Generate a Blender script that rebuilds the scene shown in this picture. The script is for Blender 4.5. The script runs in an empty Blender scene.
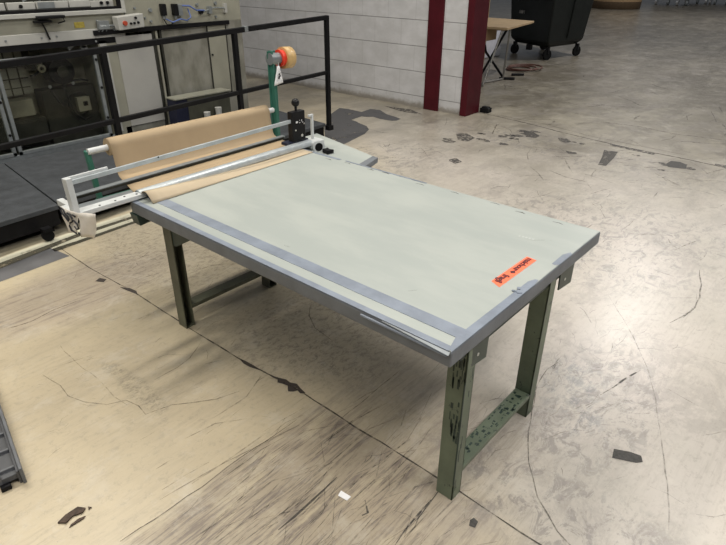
import bpy, bmesh, math, random
from mathutils import Vector, Matrix
C = bpy.context.scene.collection
PI = math.pi
random.seed(4)

# ------------------------------------------------------------------ materials
class NT:
    """small helper for node materials"""
    def __init__(s, name):
        s.m = bpy.data.materials.new(name); s.m.use_nodes = True
        s.n = s.m.node_tree.nodes; s.l = s.m.node_tree.links
        s.b = s.n['Principled BSDF']
        s.out = s.n['Material Output']
    def link(s, a, b): s.l.new(a, b)
    def val(s, sock, v):
        if hasattr(v, 'is_output') or isinstance(v, bpy.types.NodeSocket): s.l.new(v, sock)
        else: sock.default_value = v
    def math(s, op, a, b=0.0, c=0.0, clamp=False):
        n = s.n.new('ShaderNodeMath'); n.operation = op; n.use_clamp = clamp
        s.val(n.inputs[0], a); s.val(n.inputs[1], b); s.val(n.inputs[2], c)
        return n.outputs[0]
    def ramp(s, f, a, b, smooth=True):
        n = s.n.new('ShaderNodeMapRange'); n.interpolation_type = 'SMOOTHSTEP' if smooth else 'LINEAR'
        s.val(n.inputs[0], f); n.inputs[1].default_value = a; n.inputs[2].default_value = b
        n.inputs[3].default_value = 0; n.inputs[4].default_value = 1
        return n.outputs[0]
    def mix(s, f, a, b):
        n = s.n.new('ShaderNodeMix'); n.data_type = 'RGBA'
        s.val(n.inputs[0], f)
        for k, v in ((6, a), (7, b)):
            if isinstance(v, (tuple, list)): n.inputs[k].default_value = (*v[:3], 1)
            else: s.l.new(v, n.inputs[k])
        return n.outputs[2]
    def mapping(s, scale=(1,1,1), rot=(0,0,0), loc=(0,0,0), src=None):
        n = s.n.new('ShaderNodeMapping')
        s.l.new(src if src is not None else s.pos(), n.inputs[0])
        n.inputs['Location'].default_value = loc
        n.inputs['Rotation'].default_value = rot
        n.inputs['Scale'].default_value = scale
        return n.outputs[0]
    def pos(s):
        if not hasattr(s, '_p'): s._p = s.n.new('ShaderNodeNewGeometry').outputs['Position']
        return s._p
    def obj(s):
        if not hasattr(s, '_o'): s._o = s.n.new('ShaderNodeTexCoord').outputs['Object']
        return s._o
    def noise(s, vec=None, scale=5, detail=6, rough=.6, dist=0):
        n = s.n.new('ShaderNodeTexNoise')
        if vec is not None: s.l.new(vec, n.inputs['Vector'])
        else: s.l.new(s.pos(), n.inputs['Vector'])
        n.inputs['Scale'].default_value = scale; n.inputs['Detail'].default_value = detail
        n.inputs['Roughness'].default_value = rough; n.inputs['Distortion'].default_value = dist
        return n.outputs['Fac']
    def bump(s, h, strength=.2, dist=.01):
        n = s.n.new('ShaderNodeBump'); n.inputs['Strength'].default_value = strength
        n.inputs['Distance'].default_value = dist
        s.l.new(h, n.inputs['Height']); s.l.new(n.outputs[0], s.b.inputs['Normal'])
    def set(s, **k):
        names = dict(color='Base Color', rough='Roughness', metal='Metallic', spec='Specular IOR Level', alpha='Alpha')
        for a, v in k.items():
            sock = s.b.inputs[names[a]]
            if isinstance(v, (tuple, list)): sock.default_value = (*v[:3], 1)
            else: s.val(sock, v)
        return s.m

def mat(name, col, rough=.5, metal=0.0, var=.12, scale=12, spec=.5, bump=0, scr=None):
    """slightly uneven paint / plastic / metal"""
    t = NT(name)
    f = t.ramp(t.noise(scale=scale, detail=5), .3, .7)
    a = tuple(c*(1-var) for c in col); b = tuple(min(1, c*(1+var)) for c in col)
    c = t.mix(f, a, b)
    if scr:
        g = t.noise(scale=scr[1], detail=8, rough=.75)
        c = t.mix(t.math('MULTIPLY', t.ramp(g, scr[2], scr[2]+.04), scr[3]), c, scr[0])
    if bump: t.bump(t.noise(scale=scale*6, detail=3), bump)
    return t.set(color=c, rough=rough, metal=metal, spec=spec)

M = {}
M['vinyl'] = None
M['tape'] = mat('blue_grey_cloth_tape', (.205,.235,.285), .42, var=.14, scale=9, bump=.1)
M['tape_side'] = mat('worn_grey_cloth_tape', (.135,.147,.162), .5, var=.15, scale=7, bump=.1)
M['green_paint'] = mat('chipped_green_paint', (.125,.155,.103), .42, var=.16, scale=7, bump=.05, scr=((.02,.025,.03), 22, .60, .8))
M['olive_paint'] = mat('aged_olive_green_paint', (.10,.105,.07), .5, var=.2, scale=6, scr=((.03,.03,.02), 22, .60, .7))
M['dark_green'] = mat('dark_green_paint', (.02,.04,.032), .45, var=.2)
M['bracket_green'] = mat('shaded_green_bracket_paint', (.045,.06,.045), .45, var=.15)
M['teal'] = mat('teal_green_paint', (.03,.135,.098), .45, var=.1, scale=8)
M['alu'] = mat('worn_aluminium', (.47,.51,.53), .38, metal=.35, var=.1, scale=18, scr=((.25,.26,.27), 30, .64, .6))
M['alu_dark'] = mat('dull_grey_aluminium', (.23,.25,.26), .4, metal=.4, var=.1, scale=18)
M['white_enamel'] = mat('scuffed_white_enamel', (.55,.57,.57), .45, var=.06, scale=20, scr=((.2,.2,.2), 45, .66, .8))
M['black'] = mat('black_painted_steel', (.006,.006,.007), .5, var=.2, spec=.18)
M['black_plastic'] = mat('black_plastic', (.008,.008,.009), .38, var=.2, spec=.25)
M['rubber'] = mat('black_rubber', (.007,.007,.007), .7, spec=.15)
M['white_print'] = mat('white_print', (.8,.8,.8), .5, var=.02)
M['kraft'] = mat('brown_kraft_paper', (.375,.282,.175), .62, var=.05, scale=6, spec=.3)
M['kraft_light'] = mat('pale_kraft_paper', (.47,.385,.27), .6, var=.04, scale=6, spec=.3)
M['card'] = mat('white_card', (.74,.70,.64), .7, var=.06, scale=20)
M['pen'] = mat('pale_pen', (.46,.48,.46), .5, var=.02)
M['ink'] = mat('black_marker_ink', (.015,.015,.02), .6, var=.05)
M['orange'] = mat('fluorescent_orange_sticker', (.95,.17,.075), .5, var=.06, scale=30)
M['darkred_ink'] = mat('dark_red_print', (.10,.012,.015), .6)
M['tape_roll'] = mat('tan_packing_tape', (.55,.37,.16), .35, var=.06, scale=30)
M['red'] = mat('red_plastic', (.75,.045,.02), .4, var=.05)
M['stop_red'] = mat('worn_red_button', (.38,.05,.02), .5, var=.05)
M['maroon'] = mat('maroon_painted_steel', (.062,.005,.010), .5, var=.14, scale=5, spec=.25, scr=((.3,.2,.18), 35, .72, .6))
M['machine'] = mat('cream_machine_enamel', (.27,.265,.215), .5, var=.08, scale=4)
M['machine_white'] = mat('off_white_panel', (.36,.355,.335), .5, var=.05, scale=3)
M['machine_light'] = mat('pale_grey_trim', (.38,.38,.36), .45, var=.06, scale=6)
M['machine_dark'] = mat('greasy_dark_interior', (.028,.028,.023), .6, var=.3, scale=6, spec=.2)
M['grime'] = mat('dim_beige_interior_panel', (.20,.19,.145), .6, var=.3, scale=5)
M['deck'] = mat('charcoal_rubber_deck', (.052,.057,.064), .6, var=.18, scale=10, spec=.35, bump=.25)
M['patch_grey'] = mat('dark_grey_floor_tone', (.12,.12,.125), .55, var=.12, scale=9)
M['navy'] = mat('navy_blue_paint', (.012,.014,.032), .5, spec=.3)
M['bench_top'] = mat('grey_green_bench_top', (.22,.22,.18), .5, var=.1)
M['olive_box'] = mat('dark_olive_box', (.05,.05,.035), .6, var=.2)
M['rib_grey'] = mat('dark_grey_plastic', (.070,.073,.08), .5, var=.12, scale=14)
M['rib_light'] = mat('mid_grey_plastic', (.115,.12,.13), .5, var=.1, scale=14)
M['bin'] = mat('black_hdpe', (.009,.011,.010), .5, var=.15, scale=5, spec=.25)
M['wood'] = mat('light_plywood', (.42,.30,.17), .55, var=.1, scale=5)
M['wood_pale'] = mat('pallet_wood', (.34,.24,.12), .7, var=.15, scale=9)
M['brown_card'] = mat('brown_cardboard', (.33,.22,.12), .8, var=.08, scale=5)
M['dark_brown'] = mat('dark_brown_band', (.10,.065,.035), .7, var=.1)
M['pale_wrap'] = mat('pale_lilac_plastic_wrap', (.62,.62,.68), .4, var=.12, scale=9)
M['steel_tube'] = mat('grey_steel_tube', (.24,.23,.21), .35, metal=.5)
M['hose_red'] = mat('dark_red_hose', (.10,.04,.028), .5)
M['blue_hose'] = mat('blue_tube', (.08,.13,.35), .4)
M['silver'] = mat('bright_silver_metal', (.55,.56,.57), .3, metal=.6)
M['chip_dark'] = mat('dark_floor_mark', (.055,.052,.048), .7, var=.3, scale=60)
M['bark'] = mat('brown_debris', (.06,.04,.028), .8, var=.4, scale=60)
M['metal_hole'] = mat('bare_metal', (.6,.6,.56), .4, metal=.5)
M['yellow_label'] = mat('faded_yellow_label', (.35,.28,.05), .5, var=.2, scale=50)

# table vinyl: pale grey-green with faint scuffs
t = NT('pale_grey_green_vinyl')
f = t.ramp(t.noise(t.mapping((1,3,1)), scale=2.2, detail=6), .35, .68)
c = t.mix(f, (.34,.370,.350), (.385,.412,.385))
sc = t.ramp(t.noise(t.mapping((9,30,1), rot=(0,0,.3)), scale=1.0, detail=8, rough=.7), .62, .74)
c = t.mix(t.math('MULTIPLY', sc, .35), c, (.33,.36,.36))
sp = t.ramp(t.noise(scale=42, detail=3), .71, .76)
c = t.mix(t.math('MULTIPLY', sp, .35), c, (.24,.25,.22))
rg = t.math('ADD', .36, t.math('MULTIPLY', t.noise(scale=5), .16))
M['vinyl'] = t.set(color=c, rough=rg, spec=.5)

# glass of the machine doors
t = NT('dusty_door_glass')
tr_ = t.n.new('ShaderNodeBsdfTransparent'); tr_.inputs[0].default_value = (.88,.89,.86,1)
gl_ = t.n.new('ShaderNodeBsdfGlossy'); gl_.inputs['Roughness'].default_value = .03
ms_ = t.n.new('ShaderNodeMixShader'); ms_.inputs[0].default_value = .014
t.link(tr_.outputs[0], ms_.inputs[1]); t.link(gl_.outputs[0], ms_.inputs[2]); t.link(ms_.outputs[0], t.out.inputs[0])
M['glass'] = t.m

# tan steel of the lower machine
t = NT('patchy_grey_sheet_metal')
f = t.ramp(t.noise(t.mapping((1,2.6,1.3)), scale=2.2, detail=4), .35, .65)
c = t.mix(f, (.18,.175,.145), (.28,.275,.24))
M['sheet'] = t.set(color=c, rough=.42, metal=.15)

# --- masonry: painted blocks
t = NT('white_painted_blockwork')
sx = t.n.new('ShaderNodeSeparateXYZ'); t.link(t.pos(), sx.inputs[0])
X, Y, Z = sx.outputs
row = t.math('DIVIDE', t.math('SUBTRACT', Z, .152), .317)
fr = t.math('ABSOLUTE', t.math('SUBTRACT', t.math('FRACT', t.math('ADD', row, .5)), .5))
hl = t.math('SUBTRACT', 1, t.ramp(fr, .008, .020))
odd = t.math('MULTIPLY', t.math('MODULO', t.math('ADD', t.math('FLOOR', row), 10), 2), .5)
col = t.math('ADD', t.math('DIVIDE', t.math('ADD', X, 2.53), .457), odd)
fc = t.math('ABSOLUTE', t.math('SUBTRACT', t.math('FRACT', t.math('ADD', col, 20.5)), .5))
vl = t.math('SUBTRACT', 1, t.ramp(fc, .008, .020))
f = t.ramp(t.noise(t.mapping((1,1,1.6)), scale=3, detail=7, rough=.65), .35, .7)
c = t.mix(f, (.50,.50,.51), (.60,.60,.62))
sm = t.ramp(t.noise(t.mapping((2.5,1,1)), scale=4, detail=8, rough=.7), .62, .8)
c = t.mix(t.math('MULTIPLY', sm, .45), c, (.33,.32,.31))
c = t.mix(t.math('MULTIPLY', vl, .22), c, (.30,.30,.30))
c = t.mix(t.math('MULTIPLY', hl, .80), c, (.13,.13,.13))
low = t.math('SUBTRACT', 1, t.ramp(t.math('ADD', Z, t.math('MULTIPLY', t.noise(scale=14, detail=6), .10)), .07, .15))
c = t.mix(t.math('MULTIPLY', low, .75), c, (.17,.145,.105))
t.bump(t.math('SUBTRACT', t.noise(scale=60, detail=3), t.math('MULTIPLY', hl, 1.5)), .3, .004)
M['block'] = t.set(color=c, rough=.5)

# --- floor: worn, sealed concrete
t = NT('worn_sealed_concrete')
sx = t.n.new('ShaderNodeSeparateXYZ'); t.link(t.pos(), sx.inputs[0])
X, Y, Z = sx.outputs
wob = t.math('MULTIPLY', t.math('SUBTRACT', t.noise(scale=1.6, detail=5), .5), 1.0)
wob2 = t.math('MULTIPLY', t.math('SUBTRACT', t.noise(scale=7, detail=6, rough=.7), .5), .8)
def ell(cx, cy, rx, ry, rot=0.0, soft=.45, w=1.0):
    dx = t.math('SUBTRACT', X, cx); dy = t.math('SUBTRACT', Y, cy)
    c_, s_ = math.cos(rot), math.sin(rot)
    u = t.math('DIVIDE', t.math('ADD', t.math('MULTIPLY', dx, c_), t.math('MULTIPLY', dy, s_)), rx)
    v = t.math('DIVIDE', t.math('SUBTRACT', t.math('MULTIPLY', dy, c_), t.math('MULTIPLY', dx, s_)), ry)
    d = t.math('SQRT', t.math('ADD', t.math('MULTIPLY', u, u), t.math('MULTIPLY', v, v)))
    d = t.math('ADD', d, t.math('MULTIPLY', wob, w)); d = t.math('ADD', d, t.math('MULTIPLY', wob2, w*.6))
    return t.math('SUBTRACT', 1, t.ramp(d, 1-soft, 1+soft))
def mx(*a):
    r = a[0]
    for b in a[1:]: r = t.math('MAXIMUM', r, b)
    return r
tan = (.545,.465,.325); tan2 = (.47,.40,.28); greyc = (.46,.425,.37); backc = (.300,.280,.235); pinkc = (.52,.475,.425)
big = t.ramp(t.noise(scale=1.1, detail=5, rough=.6), .35, .65)
c = t.mix(big, tan, tan2)
# right hand side: greyer, slightly pink concrete
rs = t.ramp(t.math('ADD', t.math('ADD', t.math('MULTIPLY', X, .75), t.math('MULTIPLY', Y, .8)), t.math('MULTIPLY', wob, 1.0)), 1.0, 2.1)
c = t.mix(rs, c, t.mix(big, greyc, pinkc))
# beyond the table: dirtier, plus the light's falloff with distance put into darker colours
bk = t.ramp(t.math('ADD', Y, t.math('MULTIPLY', wob, 2.0)), 2.6, 6.4)
blot = t.ramp(t.noise(t.mapping((1,.75,1)), scale=1.5, detail=9, rough=.72), .38, .66)
c = t.mix(bk, c, t.mix(blot, (.215,.190,.145), (.365,.330,.255)))
far = t.ramp(t.math('ADD', Y, t.math('MULTIPLY', wob, 2)), 5.2, 11)
c = t.mix(far, c, t.mix(t.ramp(t.noise(t.mapping((.8,.35,1)), scale=1.6, detail=11, rough=.78, dist=.4), .42, .60), (.095,.083,.062), (.185,.165,.128)))  # darkest tones far back stand for the weaker light there
# olive tinge on the left side behind the table
ol = ell(-.7, 1.4, 1.6, 1.5)
c = t.mix(t.math('MULTIPLY', ol, .45), c, (.34,.31,.23))
# grey-brown floor beneath and beside the deck, with the deck's shade painted in
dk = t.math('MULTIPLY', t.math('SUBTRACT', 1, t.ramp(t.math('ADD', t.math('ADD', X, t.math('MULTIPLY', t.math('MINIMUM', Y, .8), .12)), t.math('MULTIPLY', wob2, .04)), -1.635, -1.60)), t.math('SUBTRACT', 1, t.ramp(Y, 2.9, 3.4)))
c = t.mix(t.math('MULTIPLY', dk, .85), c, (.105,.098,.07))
# fine brushed streaks running across the bay
st = t.noise(t.mapping((30,2.4,1)), scale=1.0, detail=11, rough=.76, dist=.15)
st2 = t.noise(t.mapping((85,3.0,1)), scale=1.0, detail=6, rough=.7, dist=.08)
strk = t.ramp(st, .49, .60); strk2 = t.ramp(st2, .53, .62)
xw = t.math('ADD', X, t.math('MULTIPLY', wob2, .10))
regA = t.math('MULTIPLY', t.ramp(xw, 1.0, 1.09), t.math('SUBTRACT', 1, t.ramp(t.math('ADD', X, t.math('MULTIPLY', wob, .5)), 1.65, 2.15)))
regA = t.math('MULTIPLY', regA, t.math('SUBTRACT', 1, t.math('MULTIPLY', t.ramp(Y, .165, .20), .65)))
regA = t.math('MULTIPLY', regA, t.math('SUBTRACT', 1, t.ramp(Y, .5, 1.0)))
cream = t.ramp(t.noise(t.mapping((5,2.4,1)), scale=1.5, detail=6, rough=.65), .50, .66)
regB = ell(-.78, -.05, .30, .62, 0, .4)
regC = mx(ell(-.75, .62, .72, .50, 0, .3), ell(.60, .60, .5, .42))
c = t.mix(t.math('MULTIPLY', regA, t.math('SUBTRACT', .62, t.math('MULTIPLY', cream, .5))), c, (.30,.25,.19))
c = t.mix(t.math('MULTIPLY', t.math('MULTIPLY', regA, mx(t.math('MULTIPLY', strk, t.math('SUBTRACT', 1, t.math('MULTIPLY', cream, .6))), t.math('MULTIPLY', strk2, .8))), .72), c, (.12,.095,.085))
c = t.mix(t.math('MULTIPLY', regB, .5), c, (.33,.275,.235))
c = t.mix(t.math('MULTIPLY', t.math('MULTIPLY', regB, strk), .50), c, (.17,.14,.13))
scr = t.ramp(t.noise(t.mapping((14,8,1)), scale=2.6, detail=12, rough=.82, dist=.5), .48, .60)
c = t.mix(t.math('MULTIPLY', regC, .3), c, (.38,.34,.28))
c = t.mix(t.math('MULTIPLY', t.math('MULTIPLY', regC, scr), .72), c, (.16,.14,.115))
# everywhere: weak streaks and grain
c = t.mix(t.math('MULTIPLY', strk, .16), c, (.26,.22,.18))
fine = t.ramp(t.noise(t.mapping((9,6,1)), scale=3.2, detail=12, rough=.86, dist=.4), .51, .60)
c = t.mix(t.math('MULTIPLY', fine, .30), c, (.23,.20,.17))
fb = t.ramp(t.noise(scale=5, detail=9, rough=.7), .5, .72)
c = t.mix(t.math('MULTIPLY', fb, .25), c, (.62,.58,.50))
c = t.mix(t.math('MULTIPLY', strk2, t.math('MULTIPLY', t.ramp(t.noise(scale=2.6, detail=4), .5, .7), .28)), c, (.22,.19,.16))
# grey rubbed patch in the left foreground
pch = mx(ell(.35, -.30, .22, .055, -.03, .4), ell(.12, -.30, .12, .04, .2, .5))
gr = t.ramp(t.noise(t.mapping((30,18,1), rot=(0,0,.5)), scale=1.2, detail=10, rough=.85), .44, .62)
c = t.mix(t.math('MULTIPLY', t.math('MULTIPLY', pch, gr), .8), c, (.19,.17,.13))
# dark scuffed traffic marks on the right and beyond the table
regD = mx(ell(1.95, 1.0, .30, .55), ell(1.2, 2.9, 1.0, .8), ell(2.1, .35, .5, .2), ell(.4, 4.7, 1.6, .45, -.1, .4), ell(-1.0, 3.3, .6, .8), ell(-1.2, 4.8, .9, .3))
sd = t.ramp(t.noise(t.mapping((5,3,1), rot=(0,0,-.5)), scale=2.6, detail=11, rough=.80, dist=.9), .50, .57)
c = t.mix(t.math('MULTIPLY', t.math('MULTIPLY', regD, sd), .55), c, (.17,.155,.15))
sd2 = t.ramp(t.noise(t.mapping((1,.55,1), rot=(0,0,.6)), scale=1.4, detail=12, rough=.80, dist=.5), .475, .56)
c = t.mix(t.math('MULTIPLY', t.math('MULTIPLY', bk, sd2), .62), c, (.13,.112,.085))
mid = t.math('MULTIPLY', t.ramp(t.math('ADD', X, t.math('MULTIPLY', Y, .8)), 1.2, 2.6), 1.0)
mt = t.ramp(t.noise(t.mapping((1.3,.8,1)), scale=2.3, detail=12, rough=.82, dist=.5), .495, .575)
c = t.mix(t.math('MULTIPLY', t.math('MULTIPLY', mid, mt), .36), c, (.29,.26,.235))
lt = t.ramp(t.noise(t.mapping((1,.9,1), loc=(3,7,0)), scale=3.1, detail=12, rough=.78, dist=.4), .53, .66)
c = t.mix(t.math('MULTIPLY', lt, .30), c, (.60,.565,.49))
rub = t.math('MULTIPLY', mx(ell(1.86,1.05,.13,.22,.2), ell(1.98,.86,.08,.10,0)), t.ramp(t.noise(t.mapping((16,7,1)), scale=1.5, detail=10, rough=.8), .46, .60))
c = t.mix(t.math('MULTIPLY', rub, .55), c, (.19,.20,.215))
sp = t.ramp(t.noise(scale=38, detail=2), .74, .78)
c = t.mix(t.math('MULTIPLY', sp, .45), c, (.16,.14,.12))
gloss = t.math('ADD', .20, t.math('MULTIPLY', t.noise(scale=3.5, detail=8, rough=.7), .26))
gloss = t.math('ADD', gloss, t.math('MULTIPLY', regA, .12))
t.bump(t.math('ADD', t.noise(scale=28, detail=6), t.math('MULTIPLY', st, .6)), .12, .006)
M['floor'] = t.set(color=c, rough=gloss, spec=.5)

# semi transparent marks (cracks and scratches lie in the concrete)
def mark(name, col, lo, hi, amt, scale=40):
    t = NT(name)
    a = t.math('MULTIPLY', t.ramp(t.noise(scale=scale, detail=4), lo, hi), amt)
    return t.set(color=col, rough=.6, alpha=a)
M['crack'] = mark('crack_line', (.07,.055,.04), .22, .66, .60, 30)
M['joint'] = mark('joint_line', (.06,.05,.04), .2, .62, .85, 18)
M['scratch'] = mark('scratch_line', (.11,.095,.08), .30, .70, .45, 25)
M['drag'] = mark('dark_drag_mark', (.06,.055,.05), .22, .5, .72, 16)
M['bright_strip'] = mark('worn_cream_strip', (.62,.60,.47), .15, .45, .9, 14)
M['groove'] = mark('floor_groove', (.07,.065,.045), .2, .5, .9, 14)
M['wet'] = mark('thin_grey_stain', (.085,.085,.09), .22, .46, .93, 6)
M['smudge_dark'] = mark('chipped_edge', (.045,.035,.03), .2, .42, .92, 40)
M['smudge'] = mark('smudge', (.07,.065,.06), .34, .56, .75, 22)

# ------------------------------------------------------------------ geometry
class MB:
    def __init__(s): s.v = []; s.f = []; s.sm = []
    def add(s, vs, fs, smooth=False):
        o = len(s.v); s.v += [tuple(v) for v in vs]
        s.f += [tuple(o+i for i in f) for f in fs]; s.sm += [smooth]*len(fs); return s
    def box(s, x0, x1, y0, y1, z0, z1, R=None, P=None):
        vs = [(x,y,z) for z in (z0,z1) for x,y in ((x0,y0),(x1,y0),(x1,y1),(x0,y1))]
        if R: vs = [tuple(R @ (Vector(v)-Vector(P)) + Vector(P)) for v in vs]
        return s.add(vs, [(3,2,1,0),(4,5,6,7),(0,1,5,4),(1,2,6,5),(2,3,7,6),(3,0,4,7)])
    def bar(s, a, b, w, h, up=(0,0,1), taper=1.0):
        """box beam from a to b, width w sideways, h along up"""
        a, b = Vector(a), Vector(b); d = (b-a).normalized(); u = Vector(up)
        sd = d.cross(u).normalized(); u = sd.cross(d).normalized()
        vs = []
        for p, k in ((a,1),(b,taper)):
            for i, j in ((-1,-1),(1,-1),(1,1),(-1,1)): vs.append(p + sd*(i*w/2*k) + u*(j*h/2*k))
        return s.add(vs, [(3,2,1,0),(4,5,6,7),(0,1,5,4),(1,2,6,5),(2,3,7,6),(3,0,4,7)])
    def tube(s, pts, r, n=10, closed=False, caps=True):
        pts = [Vector(p) for p in pts]; N = len(pts); rings = []
        ref = Vector((0,0,1))
        for i, p in enumerate(pts):
            a = pts[(i-1) % N] if (closed or i) else p; b = pts[(i+1) % N] if (closed or i < N-1) else p
            d = (b-a).normalized()
            rr = ref if abs(d.dot(ref)) < .95 else Vector((1,0,0))
            sd = d.cross(rr).normalized(); u = sd.cross(d).normalized()
            ri = r[i] if isinstance(r, (list, tuple)) else r
            rings.append([p + sd*(math.cos(2*PI*k/n)*ri) + u*(math.sin(2*PI*k/n)*ri) for k in range(n)])
        vs = [v for g in rings for v in g]; fs = []
        for i in range(N if closed else N-1):
            j = (i+1) % N
            for k in range(n): fs.append((i*n+k, i*n+(k+1)%n, j*n+(k+1)%n, j*n+k))
        s.add(vs, fs, True)
        if caps and not closed:
            s.add(rings[0], [tuple(range(n))]); s.add(rings[-1], [tuple(reversed(range(n)))])
        return s
    def cyl(s, a, b, r, n=24, r2=None): return s.tube([a, b], [r, r if r2 is None else r2], n)
    def ring(s, a, b, ro, ri, n=32):
        """hollow cylinder"""
        a, b = Vector(a), Vector(b); d = (b-a).normalized()
        rr = Vector((0,0,1)) if abs(d.z) < .95 else Vector((1,0,0))
        sd = d.cross(rr).normalized(); u = sd.cross(d).normalized()
        def circ(p, r): return [p + sd*(math.cos(2*PI*k/n)*r)+u*(math.sin(2*PI*k/n)*r) for k in range(n)]
        vs = circ(a,ro)+circ(b,ro)+circ(b,ri)+circ(a,ri); fs = []
        for g in range(4):
            h = (g+1) % 4
            for k in range(n): fs.append((g*n+k, g*n+(k+1)%n, h*n+(k+1)%n, h*n+k))
        return s.add(vs, fs, False)
    def lathe(s, c, prof, n=32):
        c = Vector(c); vs = []; fs = []
        for r, z in prof: vs += [c + Vector((r*math.cos(2*PI*k/n), r*math.sin(2*PI*k/n), z)) for k in range(n)]
        for i in range(len(prof)-1):
            for k in range(n): fs.append((i*n+k, i*n+(k+1)%n, (i+1)*n+(k+1)%n, (i+1)*n+k))
        s.add(vs, fs, True)
        s.add(vs[:n], [tuple(reversed(range(n)))]); s.add(vs[-n:], [tuple(range(n))])
        return s
    def sphere(s, c, r, n=16):
        prof = [(max(1e-4, r*math.sin(PI*i/n)), -r*math.cos(PI*i/n)) for i in range(n+1)]
        return s.lathe(c, prof, n)
    def prism(s, poly, vec):
        """extrude a polygon (3-D points) along vec"""
        v = Vector(vec); n = len(poly)
        a = [Vector(p) for p in poly]; b = [p+v for p in a]
        fs = [tuple(reversed(range(n))), tuple(range(n, 2*n))]
        fs += [(i, (i+1)%n, n+(i+1)%n, n+i) for i in range(n)]
        return s.add(a+b, fs)
    def sheet(s, rows, th=.0015):
        """thin sheet through a grid of points, given real thickness"""
        nr, nc = len(rows), len(rows[0]); g = [[Vector(p) for p in r] for r in rows]
        nor = []
        for i in range(nr):
            l = []
            for j in range(nc):
                du = g[min(i+1,nr-1)][j]-g[max(i-1,0)][j]; dv = g[i][min(j+1,nc-1)]-g[i][max(j-1,0)]
                l.append(du.cross(dv).normalized())
            nor.append(l)
        top = [g[i][j]+nor[i][j]*th/2 for i in range(nr) for j in range(nc)]
        bot = [g[i][j]-nor[i][j]*th/2 for i in range(nr) for j in range(nc)]
        K = nr*nc; fs = []
        for i in range(nr-1):
            for j in range(nc-1):
                q = (i*nc+j, (i+1)*nc+j, (i+1)*nc+j+1, i*nc+j+1)
                fs.append(q); fs.append(tuple(K+x for x in reversed(q)))
        bd = [(0,j) for j in range(nc)]+[(i,nc-1) for i in range(1,nr)]+[(nr-1,j) for j in range(nc-2,-1,-1)]+[(i,0) for i in range(nr-2,0,-1)]
        ids = [i*nc+j for i,j in bd]
        for a in range(len(ids)):
            b = (a+1) % len(ids); fs.append((ids[a], ids[b], K+ids[b], K+ids[a]))
        return s.add(top+bot, fs, True)
    def ribbon(s, pts, w, z, jit=.0):
        """flat thin line lying on the floor"""
        P = []
        for i in range(len(pts)-1):
            a, b = Vector(pts[i]), Vector(pts[i+1]); n = max(1, int((b-a).length/.06))
            for k in range(n): P.append(a.lerp(b, k/n))
        P.append(Vector(pts[-1]))
        P = [p + Vector((random.uniform(-1,1), random.uniform(-1,1)))*jit for p in P]
        vs = []
        for i, p in enumerate(P):
            d = (P[min(i+1,len(P)-1)]-P[max(i-1,0)]).normalized(); n = Vector((-d.y, d.x))
            e = min(i, len(P)-1-i); k = w/2*(.35 if e == 0 else 1)*random.uniform(.6,1.35)
            vs += [(p.x+n.x*k, p.y+n.y*k, z), (p.x-n.x*k, p.y-n.y*k, z)]
        return s.add(vs, [(2*i+1, 2*i+3, 2*i+2, 2*i) for i in range(len(P)-1)])
    def flat(s, pts, z, th=0.0):
        if th: return s.prism([(x,y,z) for x,y in pts], (0,0,th))
        return s.add([(x,y,z) for x,y in pts], [tuple(range(len(pts)))])
    def build(s, name, m, parent=None, bevel=0.0, seg=2):
        me = bpy.data.meshes.new(name)
        off = world(parent) if parent is not None else Vector((0,0,0))
        me.from_pydata([tuple(Vector(v)-off) for v in s.v], [], s.f); me.update()
        bm = bmesh.new(); bm.from_mesh(me); bmesh.ops.recalc_face_normals(bm, faces=bm.faces[:]); bm.to_mesh(me); bm.free()
        for p, k in zip(me.polygons, s.sm): p.use_smooth = k
        me.materials.append(M[m] if isinstance(m, str) else m)
        o = bpy.data.objects.new(name, me); C.objects.link(o)
        if parent is not None: o.parent = parent
        if bevel:
            b = o.modifiers.new('bevel', 'BEVEL'); b.width = bevel; b.segments = seg; b.limit_method = 'ANGLE'; b.angle_limit = .6
        return o
def world(o):
    v = Vector(o.location); p = o.parent
    while p is not None: v = v + p.location; p = p.parent
    return v
def tag(o, label, cat, group=None):
    o['label'] = label; o['category'] = cat
    if group: o['group'] = group
    return o
def thing(name, label, cat, loc, group=None):
    o = bpy.data.objects.new(name, None); C.objects.link(o); o.location = loc; o.empty_display_size = .1
    return tag(o, label, cat, group)
def single(mb, name, m, label, cat, loc, group=None, bevel=0):
    """a thing that is one mesh, origin at its base"""
    o = mb.build(name, m, None, bevel)
    L = Vector(loc)
    for v in o.data.vertices: v.co -= L
    o.location = L
    return tag(o, label, cat, group)
def struct(o): o['kind'] = 'structure'; return o
def text(body, size, name, m, parent, M4, ext=.0006):
    cu = bpy.data.curves.new(name, 'FONT'); cu.body = body; cu.size = size; cu.extrude = ext
    cu.align_x = 'CENTER'; cu.align_y = 'CENTER'; cu.resolution_u = 3; cu.offset = size*.035
    tmp = bpy.data.objects.new('tmp', cu); C.objects.link(tmp)
    dg = bpy.context.evaluated_depsgraph_get(); dg.update()
    me = bpy.data.meshes.new_from_object(tmp.evaluated_get(dg)); bpy.data.objects.remove(tmp)
    me.transform(M4); me.transform(Matrix.Translation(-world(parent)))
    me.materials.clear(); me.materials.append(M[m]); me.name = name
    o = bpy.data.objects.new(name, me); C.objects.link(o); o.parent = parent; return o
def basis(o, ex, ey):
    ex = Vector(ex); ey = Vector(ey); ez = ex.cross(ey).normalized()
    m = Matrix.Identity(4)
    for i in range(3): m[i][0] = ex[i]; m[i][1] = ey[i]; m[i][2] = ez[i]; m[i][3] = o[i]
    return m

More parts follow.
